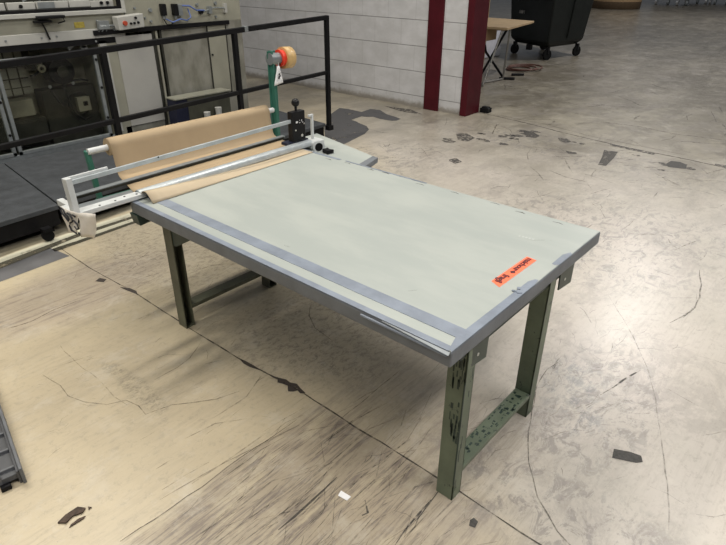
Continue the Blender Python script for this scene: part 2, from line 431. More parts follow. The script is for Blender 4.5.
# ------------------------------------------------------------------ setting
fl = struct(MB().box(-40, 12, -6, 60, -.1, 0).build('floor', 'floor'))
w = struct(MB().box(-9, -1.44, 5.35, 5.63, 0, 3.2).build('wall_back', 'block'))
struct(MB().box(-2.09, -1.86, 5.325, 5.36, 0.0, 3.2).build('trim_1', 'maroon', None, .004))
struct(MB().box(-1.515, -1.42, 5.325, 5.66, 0, 3.2).build('trim_2', 'maroon', None, .004))

def fm(name, m, parent=None): pass
Z0 = .0012
# slab joints and cracks (all lie in the floor)
MB().ribbon([(-1.605,.131),(-1.147,.123),(-.956,.124),(-.521,.151),(-.040,.151),(.122,.150),(.527,.158),(.732,.176),(.946,.188),(1.257,.184),(1.474,.19),(1.674,.189),(1.777,.191),(1.87,.188),(2.035,.182),(2.3,.181)], .0065, Z0, .0015).build('slab_joint', 'joint', fl)
MB().ribbon([(-1.456,5.651),(-1.077,5.615),(-.617,5.54),(-.175,5.426),(.211,5.364),(.568,5.307),(.887,5.291),(1.283,5.272),(1.62,5.228),(3.0,5.2)], .018, Z0, .004).build('slab_joint', 'joint', fl)
MB().ribbon([(-1.44,5.69),(-.5,5.66),(.2,5.48),(1.2,5.43)], .010, Z0).build('crack', 'crack', fl)
MB().flat([(-1.584,-.206),(-1.65,.369),(-1.659,.775),(-1.62,3.26),(-1.575,3.26),(-1.584,.733),(-1.58,.336),(-1.506,-.234),(-1.45,-.7),(-1.54,-.7)], Z0).build('cream_strip', 'bright_strip', fl)
MB().flat([(-1.506,-.234),(-1.58,.336),(-1.584,.733),(-1.575,3.26),(-1.55,3.26),(-1.539,.707),(-1.521,.307),(-1.416,-.267),(-1.36,-.7),(-1.45,-.7)], Z0).build('floor_groove', 'groove', fl)
MB().flat([(-1.49,.081),(-1.521,.307),(-1.539,.707),(-1.545,2.6),(-1.50,2.6),(-1.485,.678),(-1.462,.28),(-1.463,.084)], Z0).build('cream_strip', 'bright_strip', fl)
MB().flat([(-1.463,.084),(-1.462,.28),(-1.485,.678),(-1.50,2.6),(-1.47,2.6),(-1.442,.653),(-1.414,.257),(-1.401,.077)], Z0).build('floor_groove', 'groove', fl)
MB().flat([(-1.416,-.267),(-1.49,.081),(-1.376,.100),(-1.264,.117),(-1.262,.053),(-1.233,-.332),(-1.19,-.8),(-1.34,-.8)], Z0).build('grey_floor_patch', 'patch_grey', fl)  # flat dark grey patch on the floor
MB().flat([(-1.961,3.295),(-2.374,3.689),(-2.826,4.291),(-2.969,4.598),(-2.843,4.63),(-2.589,4.622),(-2.617,4.836),(-2.483,4.877),(-2.25,4.74),(-2.095,4.712),(-1.962,4.667),(-1.95,4.56),(-1.982,4.508),(-2.161,4.488),(-2.30,4.52),(-2.363,4.449),(-2.426,4.436),(-2.396,4.204),(-2.30,4.19),(-2.226,4.151),(-2.05,4.10),(-1.924,3.995),(-1.832,3.809),(-1.78,3.597),(-1.70,3.262),(-1.74,2.9),(-1.96,2.9)], Z0).build('grey_stain', 'wet', fl)
MB().flat([(-2.60,5.1),(-2.2,5.18),(-1.9,5.05),(-2.2,5.0)], Z0).build('grey_stain', 'smudge', fl)
for pts in ([(.70,.172),(.738,.180),(.77,.190),(.80,.203),(.83,.200),(.862,.215),(.90,.203),(.941,.196),(.925,.178),(.90,.183),(.889,.163),(.872,.150),(.858,.160),(.84,.176),(.81,.170),(.786,.160),(.77,.175),(.74,.170)],
            [(.49,.158),(.55,.146),(.59,.148),(.63,.158),(.663,.169),(.60,.170),(.54,.166)], [(-.62,.125),(-.55,.132),(-.50,.142),(-.45,.150),(-.50,.168),(-.56,.16)], [(-.80,.06),(-.75,.09),(-.77,.12),(-.82,.10)]):
    MB().flat(pts, Z0+.0004).build('chipped_joint_edge', 'smudge_dark', fl)
for pts, m_ in (([(1.14,4.968),(1.148,5.106),(1.226,5.132),(1.306,5.074),(1.334,4.931),(1.252,4.899),(1.184,4.879)], 'chip_dark'),
            ([(.494,5.036),(.633,5.063),(.679,4.82),(.716,4.502),(.645,4.48),(.574,4.772)], 'drag'),
            ([(-.523,5.173),(-.414,5.211),(-.272,5.101),(-.267,4.99),(-.372,4.952)], 'drag'),
            ([(-.079,5.159),(-.011,5.221),(.109,5.106),(.076,5.023),(-.017,5.048)], 'smudge'),
            ([(-1.042,4.523),(-.979,4.64),(-.786,4.522),(-.757,4.326),(-.884,4.321)], 'smudge'),
            ([(-.554,3.622),(-.53,3.734),(-.412,3.661),(-.429,3.559)], 'smudge'),
            ([(.45,5.33),(.95,5.27),(.95,5.20),(.48,5.25)], 'smudge'),
            ([(1.877,.108),(1.883,.125),(1.903,.12),(1.908,.092),(1.887,.085)], 'chip_dark'),
            ([(2.14,.792),(2.196,.819),(2.237,.827),(2.253,.797),(2.234,.775),(2.152,.738)], 'chip_dark')):
    MB().flat(pts, Z0+.0004).build('floor_mark', m_, fl)
for pts, w_, m_ in (([(-.103,-.547),(.04,-.53),(.14,-.535),(.229,-.511),(.326,-.452),(.368,-.379),(.44,-.36),(.513,-.365),(.548,-.257),(.61,-.18),(.666,-.099),(.701,.005)], .005, 'crack'),
                ([(-.28,-.388),(-.077,-.399),(.138,-.385),(.3,-.40),(.4,-.387)], .005, 'scratch'),
                ([(.233,.124),(.311,-.002),(.332,-.091),(.334,-.212)], .005, 'crack'),
                ([(.400,.751),(.472,.672),(.591,.603),(.748,.58)], .006, 'crack'),
                ([(-.658,-.539),(-.629,-.396),(-.655,-.25),(-.648,-.101)], .007, 'crack'),
                ([(1.72,1.2),(1.70,1.10),(1.721,.953),(1.805,.715),(1.86,.59),(1.91,.497),(2.012,.36),(2.135,.27),(2.3,.21)], .006, 'crack'),
                ([(1.66,2.019),(1.921,1.676),(2.05,1.47),(2.149,1.281),(2.265,.992),(2.383,.687),(2.423,.534)], .006, 'scratch'),
                ([(2.028,1.939),(2.07,2.08),(2.09,2.202),(2.08,2.36),(2.049,2.525),(1.987,2.733)], .010, 'crack'),
                ([(-.922,5.264),(-.729,4.805)], .016, 'crack'),
                ([(1.396,-.374),(1.391,-.215),(1.389,-.062)], .011, 'drag'), ([(1.339,-.476),(1.357,-.233),(1.352,-.113)], .004, 'crack'),
                ([(1.468,-.135),(1.487,-.234),(1.5,-.345)], .005, 'crack'), ([(1.223,-.598),(1.192,-.493),(1.182,-.326),(1.171,-.259)], .007, 'scratch'),
                ([(1.058,-.372),(1.06,-.165),(1.076,-.054)], .005, 'crack'), ([(1.719,.085),(1.727,-.078),(1.737,-.147)], .010, 'smudge'),
                ([(1.737,-.015),(1.721,.147)], .008, 'drag'), ([(1.538,-.074),(1.58,-.107),(1.575,-.134)], .012, 'smudge'),
                ([(1.02,-.761),(1.034,-.437),(1.027,-.252),(1.04,.05)], .004, 'drag'), ([(.968,-.575),(.994,-.349),(1.072,.036)], .004, 'crack'),
                ([(1.18,.172),(1.172,.383),(1.163,.62)], .005, 'crack'), ([(1.97,1.086),(2.0,1.2),(2.047,1.4)], .010, 'smudge')):
    MB().ribbon(pts, w_*.8, Z0+.0002, .003).build('crack', m_, fl)
rk = random.Random(21)
for cx,cy,sx_,sy_,n_ in ((-.66,4.55,.28,.18,13),(-.15,5.15,.25,.10,5),(1.35,5.0,.3,.2,6)):
    for _ in range(n_):
        x,y = cx+rk.gauss(0,sx_), cy+rk.gauss(0,sy_); k_ = rk.uniform(.03,.075)
        MB().flat([(x+k_*rk.uniform(.6,1.2)*math.cos(a)*1.2, y+k_*rk.uniform(.4,1.1)*math.sin(a)) for a in [i*PI/3.5 for i in range(7)]], Z0+.0003).build('floor_mark', 'smudge', fl)
# loose scuffs and scratches, too many and too faint to count
rs_ = random.Random(11); sc = MB()
def scuffs(mb, cx, cy, sx, sy, n, ang, spread, L=(.03,.16), w=(.002,.005)):
    for _ in range(n):
        x = cx+rs_.gauss(0,sx); y = cy+rs_.gauss(0,sy); a = ang+rs_.gauss(0,spread); l = rs_.uniform(*L); b = a+rs_.gauss(0,.35)
        p = [(x,y),(x+l*.5*math.cos(a), y+l*.5*math.sin(a)),(x+l*.5*math.cos(a)+l*.5*math.cos(b), y+l*.5*math.sin(a)+l*.5*math.sin(b))]
        mb.ribbon(p, rs_.uniform(*w), Z0+rs_.uniform(0,.0003))
scuffs(sc, 1.45, -.30, .26, .28, 170, PI/2, .05, (.05,.40), (.002,.006))
scuffs(sc, 1.8, .9, .22, .5, 90, PI/2-.3, .5)
scuffs(sc, 2.0, 1.6, .25, .6, 40, .9, .8)
scuffs(sc, 1.2, 3.2, .7, .7, 60, 1.0, .7, (.08,.35), (.005,.010))
scuffs(sc, .5, 4.7, 1.2, .35, 80, .4, .9, (.10,.45), (.007,.016))
scuffs(sc, .2, -.3, .5, .25, 50, 1.2, .6, (.02,.10), (.002,.004))
scuffs(sc, -.7, .5, .5, .35, 60, 1.4, .4, (.05,.25), (.003,.007))
scuffs(sc, -1.0, 3.6, .7, .6, 40, .2, .9, (.08,.35), (.006,.013))
scuffs(sc, -.4, 7.5, 1.6, 1.4, 60, .4, .9, (.2,.9), (.012,.03))
s_ = sc.build('scuff_marks', 'scratch', fl); s_['kind'] = 'stuff'

# small loose bits on the floor
single(MB().flat([(1.443,-.103),(1.49,-.099),(1.491,-.122),(1.45,-.127)], .0017, .0015), 'paper_scrap', 'white_print', 'tiny white paper scrap on the bare floor in front of the table', 'litter', (1.467,-.113,0))
b = MB()
b.flat([(.788,-.869),(.776,-.836),(.775,-.791),(.801,-.774),(.812,-.79),(.80,-.82),(.81,-.85)], .0017, .006)
b.flat([(.825,-.81),(.832,-.79),(.838,-.80),(.836,-.85),(.828,-.84)], .0017, .003)
b.flat([(.80,-.765),(.812,-.757),(.815,-.77)], .0017, .003)
single(b, 'debris_flake', 'bark', 'dark brown broken flake of debris on the cream floor, bottom left', 'litter', (.8,-.82,0))

# ------------------------------------------------------------------ workbench
H = .76; T = .059; L = 1.799; W = 1.141
wb = thing('workbench', 'large packing workbench with pale green vinyl top edged in grey tape, green steel legs', 'workbench', (.9,.57,0))
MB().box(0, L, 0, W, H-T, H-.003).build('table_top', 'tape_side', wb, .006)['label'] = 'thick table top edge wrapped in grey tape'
MB().box(.004, L-.004, .004, W-.004, H-.0045, H-.001).build('vinyl_cover', 'vinyl', wb, .001)
def strip(x0,x1,y0,y1,z=H, m='tape', name='tape_strip'): return MB().box(x0,x1,y0,y1,z-.0016,z+.0004).build(name, m, wb)
strip(.001, L-.012, .0005, .026)
strip(.02, L-.018, .074, .130)
MB().add([(L-.016,.012,H+.0006),(L-.001,.0,H+.0006),(L-.001,.53,H+.0006),(L-.006,.57,H+.0006),(L-.018,.565,H+.0006),(L-.030,.535,H+.0006),(L-.034,.075,H+.0006)], [(0,1,2,3,4,5,6)]).build('tape_strip', 'tape', wb)
MB().flat([(L-.026,.72),(L-.014,.715),(L-.001,.73),(L-.001,.845),(L-.012,.86),(L-.028,.82)], H+.0004).build('tape_patch', 'tape', wb)
MB().flat([(.0,.026),(.026,.026),(.030,.2),(.022,.6),(.0,.6)], H+.0005).build('tape_strip', 'tape', wb)
strip(.0, .30, W-.02, W-.001); strip(.34,.9,W-.012,W-.001)
# loose fold of tape along the front edge
MB().prism([(1.45,-.0005,H-.012),(1.45,-.005,H-.014),(1.45,-.006,H-.020),(1.45,-.0005,H-.023)], (.335,0,0)).build('tape_fold', 'tape', wb, .001)
MB().add([(1.54,-.002,H-.001),(L-.004,-.002,H-.001),(L-.004,-.010,H-.009),(1.54,-.003,H-.004)], [(0,1,2,3)]).build('loose_tape_edge', 'alu', wb)
# torn bits
b = MB()
for i in range(4):
    x = 1.765+rs_.uniform(-.012,.012); y = .44+rs_.uniform(-.05,.02)
    b.box(x, x+rs_.uniform(.004,.016), y, y+rs_.uniform(.004,.02), H+.0006, H+.003, Matrix.Rotation(rs_.uniform(-1,1),3,'Z'), (x,y,H))
b.build('torn_tape_edge', 'tape', wb)
b = MB()
for x,y in ((.52,1.11),(.62,1.12),(.86,1.10),(1.06,1.115),(1.28,1.12),(1.42,1.10),(.22,1.09),(.35,1.11),(1.60,1.10)):
    b.ribbon([(x,y),(x+.03,y+.006),(x+.05,y-.002)], .006, H-.0007)
for p in ([(1.49,.20),(1.51,.226)],[(1.62,.86),(1.66,.90)],[(.9,.16),(.93,.165)]): b.ribbon(p, .003, H-.0007)
s2 = b.build('nick_marks', 'chip_dark', wb); s2['kind'] = 'stuff'
b = MB()
for k in range(5): b.box(1.56+k*.014, 1.568+k*.014, .86+k*.002, .872+k*.002, H-.0008, H-.0004)
b.build('pale_pen_mark', 'pen', wb)

def leg(x0, x1, y0, y1, side, m):
    """steel channel, open towards the bench middle"""
    th = .006; b = MB()
    if side > 0: b.box(x1-th, x1, y0, y1, 0, H-T)
    else: b.box(x0, x0+th, y0, y1, 0, H-T)
    b.box(x0, x1, y0, y0+th, 0, H-T); b.box(x0, x1, y1-th, y1, 0, H-T)
    b.box(x0+.003, x1-.003, y0+.003, y1-.003, 0.0, .006)
    return b.build('leg', m, wb, .0015)
g1 = leg(1.711, 1.782, .135, .190, 1, 'green_paint')
g2 = leg(1.711, 1.782, .722, .777, 1, 'green_paint')
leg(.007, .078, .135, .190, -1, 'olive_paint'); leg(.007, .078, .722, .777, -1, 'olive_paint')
# paint worn through on the near leg
b = MB(); rp = random.Random(3)
for i in range(22):
    x = rp.uniform(1.718,1.776); z = .60+rp.uniform(-.05,.05); h = rp.uniform(.01,.05)
    b.box(x, x+rp.uniform(.002,.006), .1342, .1352, z-h, z)
for i in range(20):
    x = rp.uniform(1.735,1.778); z = .40+rp.uniform(-.09,.07); h = rp.uniform(.01,.05)
    b.box(x, x+rp.uniform(.003,.010), .1342, .1352, z-h, z)
for i in range(8):
    y = rp.uniform(.14,.18); z = rp.uniform(.1,.6); b.box(1.7815,1.7826,y,y+.003,z-rp.uniform(.01,.06),z)
b.box(1.7775,1.7828,.1345,.138,.08,.55)
b.build('worn_paint_streaks', 'dark_green', g1)['label'] = 'dark streaks where the paint has worn away'
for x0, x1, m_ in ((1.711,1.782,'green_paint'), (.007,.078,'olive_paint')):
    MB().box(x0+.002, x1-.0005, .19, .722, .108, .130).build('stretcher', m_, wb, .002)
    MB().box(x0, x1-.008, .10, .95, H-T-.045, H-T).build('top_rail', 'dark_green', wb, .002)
b = MB(); rp = random.Random(8)
for i in range(70):
    x = rp.uniform(1.716,1.77); y = rp.uniform(.22,.70); b.box(x, x+rp.uniform(.002,.012), y, y+rp.uniform(.003,.018), .1298, .1306)
b.build('worn_paint_specks', 'dark_green', wb)['kind'] = 'stuff'
# end brackets with bolt holes
for y0, y1 in ((.155,.262), (.81,.945)):
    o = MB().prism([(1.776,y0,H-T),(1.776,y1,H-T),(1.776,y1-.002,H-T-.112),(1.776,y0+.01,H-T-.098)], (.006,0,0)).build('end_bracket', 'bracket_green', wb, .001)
    MB().cyl((1.7815,(y0+y1)/2-.01,.635), (1.7835,(y0+y1)/2-.01,.635), .006, 12).build('bolt_hole', 'metal_hole', o)
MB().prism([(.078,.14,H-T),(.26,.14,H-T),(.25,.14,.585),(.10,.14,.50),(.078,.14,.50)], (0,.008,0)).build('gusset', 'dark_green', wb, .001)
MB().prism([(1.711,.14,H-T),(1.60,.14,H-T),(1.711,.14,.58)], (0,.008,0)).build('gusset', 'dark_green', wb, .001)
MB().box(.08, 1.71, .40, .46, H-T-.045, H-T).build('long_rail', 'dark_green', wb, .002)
# side shelf beyond the far edge
sh = MB().prism([(-.26,W+.004,.712),(.395,W+.004,.712),(.41,1.20,.712),(.355,1.36,.712),(-.26,1.50,.712)], (0,0,.028)).build('side_shelf', 'vinyl', wb, .002)
sh['label'] = 'low side shelf in the same pale vinyl'
MB().prism([(.352,1.358,.7105),(.395,1.355,.7105),(.45,1.175,.7105),(.40,1.16,.7105)], (0,0,.031)).build('shelf_edge_tape', 'tape_side', sh, .002)
MB().box(.05,.10,.98,1.30,.672,.712).build('shelf_support', 'dark_green', sh)
# orange sticker
ax = Vector((1.6925,.443)); bx = Vector((1.6955,.7095))
st = MB().flat([(1.670,.452),(1.713,.432),(1.717,.708),(1.675,.712)], H-.0006, .0008).build('warning_sticker', 'orange', wb)
st['label'] = 'orange sticker with dark lettering'
text('maichour', .033, 'lettering', 'darkred_ink', st, basis((1.694,.640,H+.0006), (0,-1.0,0), (1.0,0,0)))
text('fragil', .036, 'lettering', 'darkred_ink', st, basis((1.690,.492,H+.0006), (0,-1.0,0), (1.0,0,0)))
MB().flat([(1.694,.548),(1.706,.560),(1.696,.578),(1.684,.562)], H+.0004, .0006).build('printed_diamond', 'darkred_ink', st)

# ------------------------------------------------------------------ paper cutter
pc = thing('paper_cutter', 'long worn aluminium paper cutter bar clamped across the left end of the workbench', 'paper cutter', (-.03,.5,.76))
b = MB()   # round topped main beam
prof = [(-.030,.0),(-.030,.014),(-.022,.026),(-.008,.033),(.008,.033),(.022,.026),(.028,.014),(.028,.0)]
ya, yb = .05, 1.215; xa, xb = -.002, -.034
for y, xc in ((ya,xa),(yb,xb)): b.v += [(xc+px, y, .7655+pz) for px,pz in prof]
n = len(prof)
b.f = [tuple(reversed(range(n))), tuple(range(n,2*n))]+[(i,(i+1)%n,n+(i+1)%n,n+i) for i in range(n)]; b.sm=[False]*2+[True]*n
b.build('main_beam', 'alu', pc, .001)
bp = MB().prism([(-.020,-.262,.765),(.036,-.262,.765),(.028,.07,.765),(-.025,.07,.765)], (0,0,.022)).build('end_plate', 'white_enamel', pc, .003)
bp['label'] = 'scuffed white end plate'
for x,y in ((.018,-.075),(.012,.035),(.0,-.02),(-.02,.05),(.02,-.15)): MB().cyl((x,y,.7865),(x,y,.7885),.005,12).build('screw_hole', 'black', bp)
MB().box(-.115,-.066,-.25,1.22,.752,.768).build('bed_rail', 'alu_dark', pc, .002)
MB().prism([(-.215,-.20,.776),(-.180,-.20,.776),(-.240,1.20,.776),(-.272,1.20,.776)], (0,0,.010)).build('rear_rail', 'alu_dark', pc, .002)
MB().prism([(-.176,-.22,.772),(-.170,-.22,.772),(-.228,1.18,.772),(-.236,1.18,.772)], (0,0,.012)).build('rear_guide', 'machine_dark', pc, .001)
MB().prism([(-.100,-.275,.765),(-.02,-.275,.765),(.04,-.268,.765),(.04,-.235,.765),(-.10,-.235,.765)], (0,0,.024)).build('end_casting', 'white_enamel', pc, .004)
MB().box(-.205,-.09,-.245,-.215,.755,.785).build('end_casting', 'white_enamel', pc, .003)
MB().prism([(-.004,-.272,.785),(.038,-.272,.785),(.034,-.272,.942),(-.010,-.272,.938)], (0,.026,0)).build('upright', 'white_enamel', pc, .002)
MB().bar((-.004,-.262,.912),(-.066,1.12,.924),.012,.021).build('upper_bar', 'alu', pc, .002)
MB().bar((-.016,-.262,.928),(-.024,-.06,.930),.010,.014).build('bar_lug', 'white_enamel', pc, .002)
MB().cyl((.013,.22,.925),(.0105,.22,.925),.001,8)
MB().cyl((-.012,.19,.925),(-.018+.004,.19,.925),.004,10).build('screw', 'black', pc)
# knife carriage
hd = MB().prism([(-.090,1.092,.800),(-.045,1.092,.800),(-.045,1.196,.800),(-.090,1.196,.800)], (0,0,.178)).build('knife_carriage', 'black_plastic', pc, .006)
hd['label'] = 'black knife carriage with white lettering'
MB().cyl((-.066,1.142,.978),(-.066,1.142,1.008),.008,12).build('knob_stem', 'black_plastic', hd)
MB().sphere((-.066,1.142,1.026),.024,14).build('knob', 'black_plastic', hd)
MB().box(-.0455,-.0440,1.118,1.176,.908,.926).build('name_plate', 'white_print', hd)
text('CMA', .030, 'lettering', 'black', hd, basis((-.0435,1.147,.917), (0,1.2,.06), (0,-.02,1)), .001)
b = MB(); b.cyl((-.0452,1.115,.87),(-.0435,1.115,.87),.005,10); b.build('screw', 'metal_hole', hd)
b = MB(); b.cyl((-.0452,1.165,.832),(-.0435,1.165,.832),.009,10); b.build('screw', 'metal_hole', hd)
MB().cyl((-.0452,1.185,.90),(-.0435,1.185,.90),.005,10).build('screw', 'metal_hole', hd)
MB().sphere((-.066,1.150,.962),.010,8).build('badge', 'alu_dark', hd)
MB().box(-.11,-.05,1.05,1.22,.785,.803).build('carriage_shoe', 'navy', hd, .003)
MB().box(-.068,-.052,1.258,1.272,.775,.940).build('stop_post', 'white_enamel', pc, .002)
MB().box(-.066,-.054,1.235,1.266,.925,.940).build('stop_hook', 'white_enamel', pc, .002)
MB().prism([(-.10,1.20,.742),(.0,1.20,.742),(.0,1.31,.742),(-.10,1.31,.742)], (0,0,.045)).build('end_casting', 'white_enamel', pc, .006)
b = MB(); b.ring((.045,1.215,.765),(.028,1.222,.765),.038,.026,28); b.build('wheel_guard', 'white_enamel', pc)
MB().cyl((.043,1.216,.765),(.030,1.222,.765),.026,24).build('wheel', 'rubber', pc)
MB().prism([(.082,1.205,.742),(.135,1.195,.742),(.142,1.245,.742),(.115,1.235,.742),(.085,1.25,.742)], (0,0,.022)).build('clamp_foot', 'black', pc, .003)
MB().box(-.06,-.01,1.195,1.235,.765,.780).build('clamp_foot', 'black', pc, .003)

# marked cardboard tag folded over the near end of the cutter
tg = thing('cardboard_tag', 'white folded tag with black scrawl hanging from the near end of the cutter', 'tag', (.06,-.28,.675))
def lerp(a,b,k): return tuple(a[i]*(1-k)+b[i]*k for i in range(3))
A0,A1,B0,B1 = (-.060,-.286,.803),(.120,-.292,.822),(-.046,-.288,.678),(.078,-.292,.722)
rows = [[lerp(lerp(A0,A1,j/6),lerp(B0,B1,j/6),i/6) for j in range(7)] for i in range(7)]
rows = [[(x, y-.004*math.sin(i*.9+j*.6), z) for j,(x,y,z) in enumerate(r)] for i,r in enumerate(rows)]
MB().sheet(rows, .0012).build('written_panel', 'card', tg)
A0,A1,B0,B1 = (.120,-.292,.822),(.235,-.262,.842),(.105,-.290,.708),(.180,-.268,.716)
rows = [[lerp(lerp(A0,A1,j/5),lerp(B0,B1,j/5),i/6) for j in range(6)] for i in range(7)]
rows = [[(x, y+.004*math.sin(i*.8+j), z) for j,(x,y,z) in enumerate(r)] for i,r in enumerate(rows)]
MB().sheet(rows, .0012).build('blank_panel', 'card', tg)
sq = MB()
def pen(pts, r=.0042): sq.tube([(.0+(x+.088)*1.17-.047,-.2945,z+.033) for x,z in pts], r, 6)
pen([(-.078,.772),(-.088,.762),(-.078,.745),(-.058,.735),(-.04,.722)]); pen([(-.078,.772),(-.058,.768),(-.052,.752),(-.034,.745),(-.03,.73),(-.040,.722)])
pen([(-.03,.762),(-.010,.762),(.002,.748),(-.004,.730),(-.028,.716),(-.040,.698),(-.030,.680),(-.008,.682),(.008,.680)])
pen([(.014,.768),(.034,.766)]); pen([(.012,.742),(.034,.732),(.040,.712),(.024,.704),(.008,.712)]); pen([(.030,.690),(.040,.686)])
sq.build('marker_scrawl', 'ink', tg)

# ------------------------------------------------------------------ roll stand with arms
rsn = thing('paper_roll_stand', 'teal green roll stand carrying the kraft paper roll behind the cutter', 'roll stand', (-.40,.65,.60))
MB().prism([(-.47,.035,.900),(-.43,.030,.900),(-.435,.045,.62),(-.462,.045,.62)], (0,.024,0)).build('arm', 'teal', rsn, .002)
MB().prism([(-.47,1.296,.60),(-.425,1.296,.60),(-.425,1.296,1.225),(-.432,1.296,1.262),(-.465,1.296,1.262),(-.472,1.296,1.225)], (0,.012,0)).build('arm', 'teal', rsn, .002)
o = MB().box(-.472,-.46,1.29,1.352,.60,1.26).build('arm_flange', 'teal', rsn, .002)
MB().box(-.475,-.425,.04,1.30,.60,.635).build('cross_bar', 'teal', rsn, .002)
MB().box(-.46,-.02,.20,.23,.60,.64).build('mounting_arm', 'teal', rsn, .002)
MB().box(-.46,.06,1.10,1.135,.60,.64).build('mounting_arm', 'teal', rsn, .002)
MB().box(-.09,-.02,.05,.24,.63,.752).build('mounting_plate', 'teal', rsn, .003)
MB().prism([(-.012,-.006,.700),(-.012,.07,.700),(-.012,.065,.652),(-.012,.004,.645)], (.065,0,0)).build('mounting_bracket', 'dark_green', rsn, .002)
MB().box(0,.06,1.09,1.135,.64,.7).build('mounting_bracket', 'dark_green', rsn, .002)
MB().cyl((-.43,.040,.901),(-.43,1.275,.906),.016,20).build('spindle', 'white_enamel', rsn)['label'] = 'white spindle tube'
MB().cyl((-.45,1.29,1.215),(-.45,1.372,1.212),.036,24).build('tape_hub', 'alu_dark', rsn)

# paper roll
pr_ = thing('kraft_paper_roll', 'brown kraft paper roll behind the cutter, its sheet drawn under onto the table', 'paper roll', (-.43,.65,.87))
R_ = .043; b = MB()
b.ring((-.43,.145,.902),(-.43,1.212,.906),R_,.0163,36); b.sm=[(i//36) in (0,2) for i in range(len(b.f))]
b.build('roll', 'kraft', pr_)
prof = []
for k in range(10):      # over the top and down the front of the roll
    a = math.radians(150 - k*16.2); prof.append((-.43+(R_+.002)*math.cos(a), .903+(R_+.002)*math.sin(a)))
prof += [(-.380,.882),(-.371,.85),(-.362,.815),(-.353,.788),(-.338,.775),(-.31,.7705),(-.27,.7695),(-.205,.7695),(-.16,.7695),(-.115,.7698),(-.06,.7705)]
ys = [.147+ i*(1.063)/24 for i in range(25)]
b = MB().sheet([[(x, y-max(0,x+.40)*.26, z) for y in ys] for i,(x,z) in enumerate(prof)], .0012)
b.build('hanging_sheet', 'kraft', pr_)
# leading edge curling up on the table
def lead(u, y):   # u 0..1 from under the beam outwards
    x0 = -.03; x1 = .118 - (y-.05)*.03; k = max(0.0, 1-(y-.05)/.75)**1.2
    z = H+.0018 + .045*k*math.sin(PI*min(1,max(0,(u-.18)/.82)))*1.0
    return (x0+(x1-x0)*u, y, z)
rows = [[lead(u/14, .052+v*(1.075)/22) for v in range(23)] for u in range(15)]
MB().sheet(rows, .0012).build('leading_edge', 'kraft_light', pr_)['label'] = 'curled leading edge of the paper'

# packing tape roll on the arm
tr = thing('packing_tape_roll', 'tan packing tape roll with red core hung on top of the green arm', 'tape roll', (-.45,1.42,1.20))
b = MB(); b.ring((-.45,1.395,1.212),(-.45,1.462,1.209),.066,.05,36); b.sm=[(i//36) in (0,2) for i in range(len(b.f))]
b.build('tape', 'tape_roll', tr)
MB().ring((-.45,1.372,1.212),(-.45,1.458,1.209),.0498,.037,30).build('core', 'red', tr)
b = MB()
for k in range(8):
    a = 2*PI*k/8; b.bar((-.45+.015*math.cos(a),1.384,1.212+.015*math.sin(a)),(-.45+.047*math.cos(a),1.384,1.212+.047*math.sin(a)),.012,.012,(0,1,0))
b.build('core_rib', 'red', tr)
MB().ring((-.45,1.366,1.212),(-.45,1.374,1.212),.052,.036,30).build('core_flange', 'red', tr)
tk = thing('paper_tag', 'small white paper tag with a black mark tied under the tape roll', 'tag', (-.42,1.34,1.06))
rows = [[(-.41+.01*i/6, 1.322-.004-.045*(i/6)+ (j/3)*(.018+.060*(i/6)), 1.175-.115*i/6 + .012*(j/3)*(i/6)) for j in range(4)] for i in range(7)]
MB().sheet(rows, .001).build('card', 'white_print', tk)
MB().tube([(-.397,1.318,1.125),(-.397,1.325,1.133),(-.396,1.325,1.117),(-.395,1.314,1.109),(-.395,1.312,1.099)], .0055, 6).build('marker_scrawl', 'ink', tk)
MB().tube([(-.41,1.327,1.176),(-.43,1.345,1.20)], .0015, 6).build('string', 'white_print', tk)

# ------------------------------------------------------------------ raised deck
def plat(label, poly, cells):
    t_ = thing('deck_platform', label, 'platform', (*poly[0],0), 'raised walkway decks')
    MB().prism([(x,y,.165) for x,y in poly], (0,0,.035)).build('deck_panel', 'deck', t_, .004)
    ins = lambda x,y,cx,cy,k: (cx+(x-cx)*k, cy+(y-cy)*k)
    cx = sum(p[0] for p in poly)/len(poly); cy = sum(p[1] for p in poly)/len(poly)
    MB().prism([(*ins(x,y,cx,cy,.985),.05) for x,y in poly], (0,0,.115)).build('skirt', 'black', t_)
    for x,y in cells: MB().box(x-.03,x+.03,y-.03,y+.03,0,.05).build('foot', 'black', t_)
    return t_
plat('charcoal deck platform at the far left of the frame, nearest section of the walkway', [(-1.62,-1.1),(-1.715,.285),(-3.045,.40),(-3.045,-1.1)], [(-1.72,-.9),(-2.8,-.9),(-1.78,.2),(-2.8,.3)])
plat('long charcoal deck platform running behind the paper roll under the guard rail', [(-1.722,.297),(-1.945,3.285),(-2.86,3.36),(-3.045,.41)], [(-1.80,.4),(-2.8,.5),(-2.0,3.2),(-2.75,3.25),(-1.9,1.8),(-2.85,1.8)])
# black castor below the deck front
ca = thing('castor_wheel', 'black castor standing on the floor below the front edge of the near deck', 'castor', (-1.60,.13,0))
MB().cyl((-1.625,.13,.042),(-1.595,.13,.042),.04,20).build('wheel', 'rubber', ca)
MB().box(-1.64,-1.58,.10,.16,.075,.10).build('fork', 'black', ca)

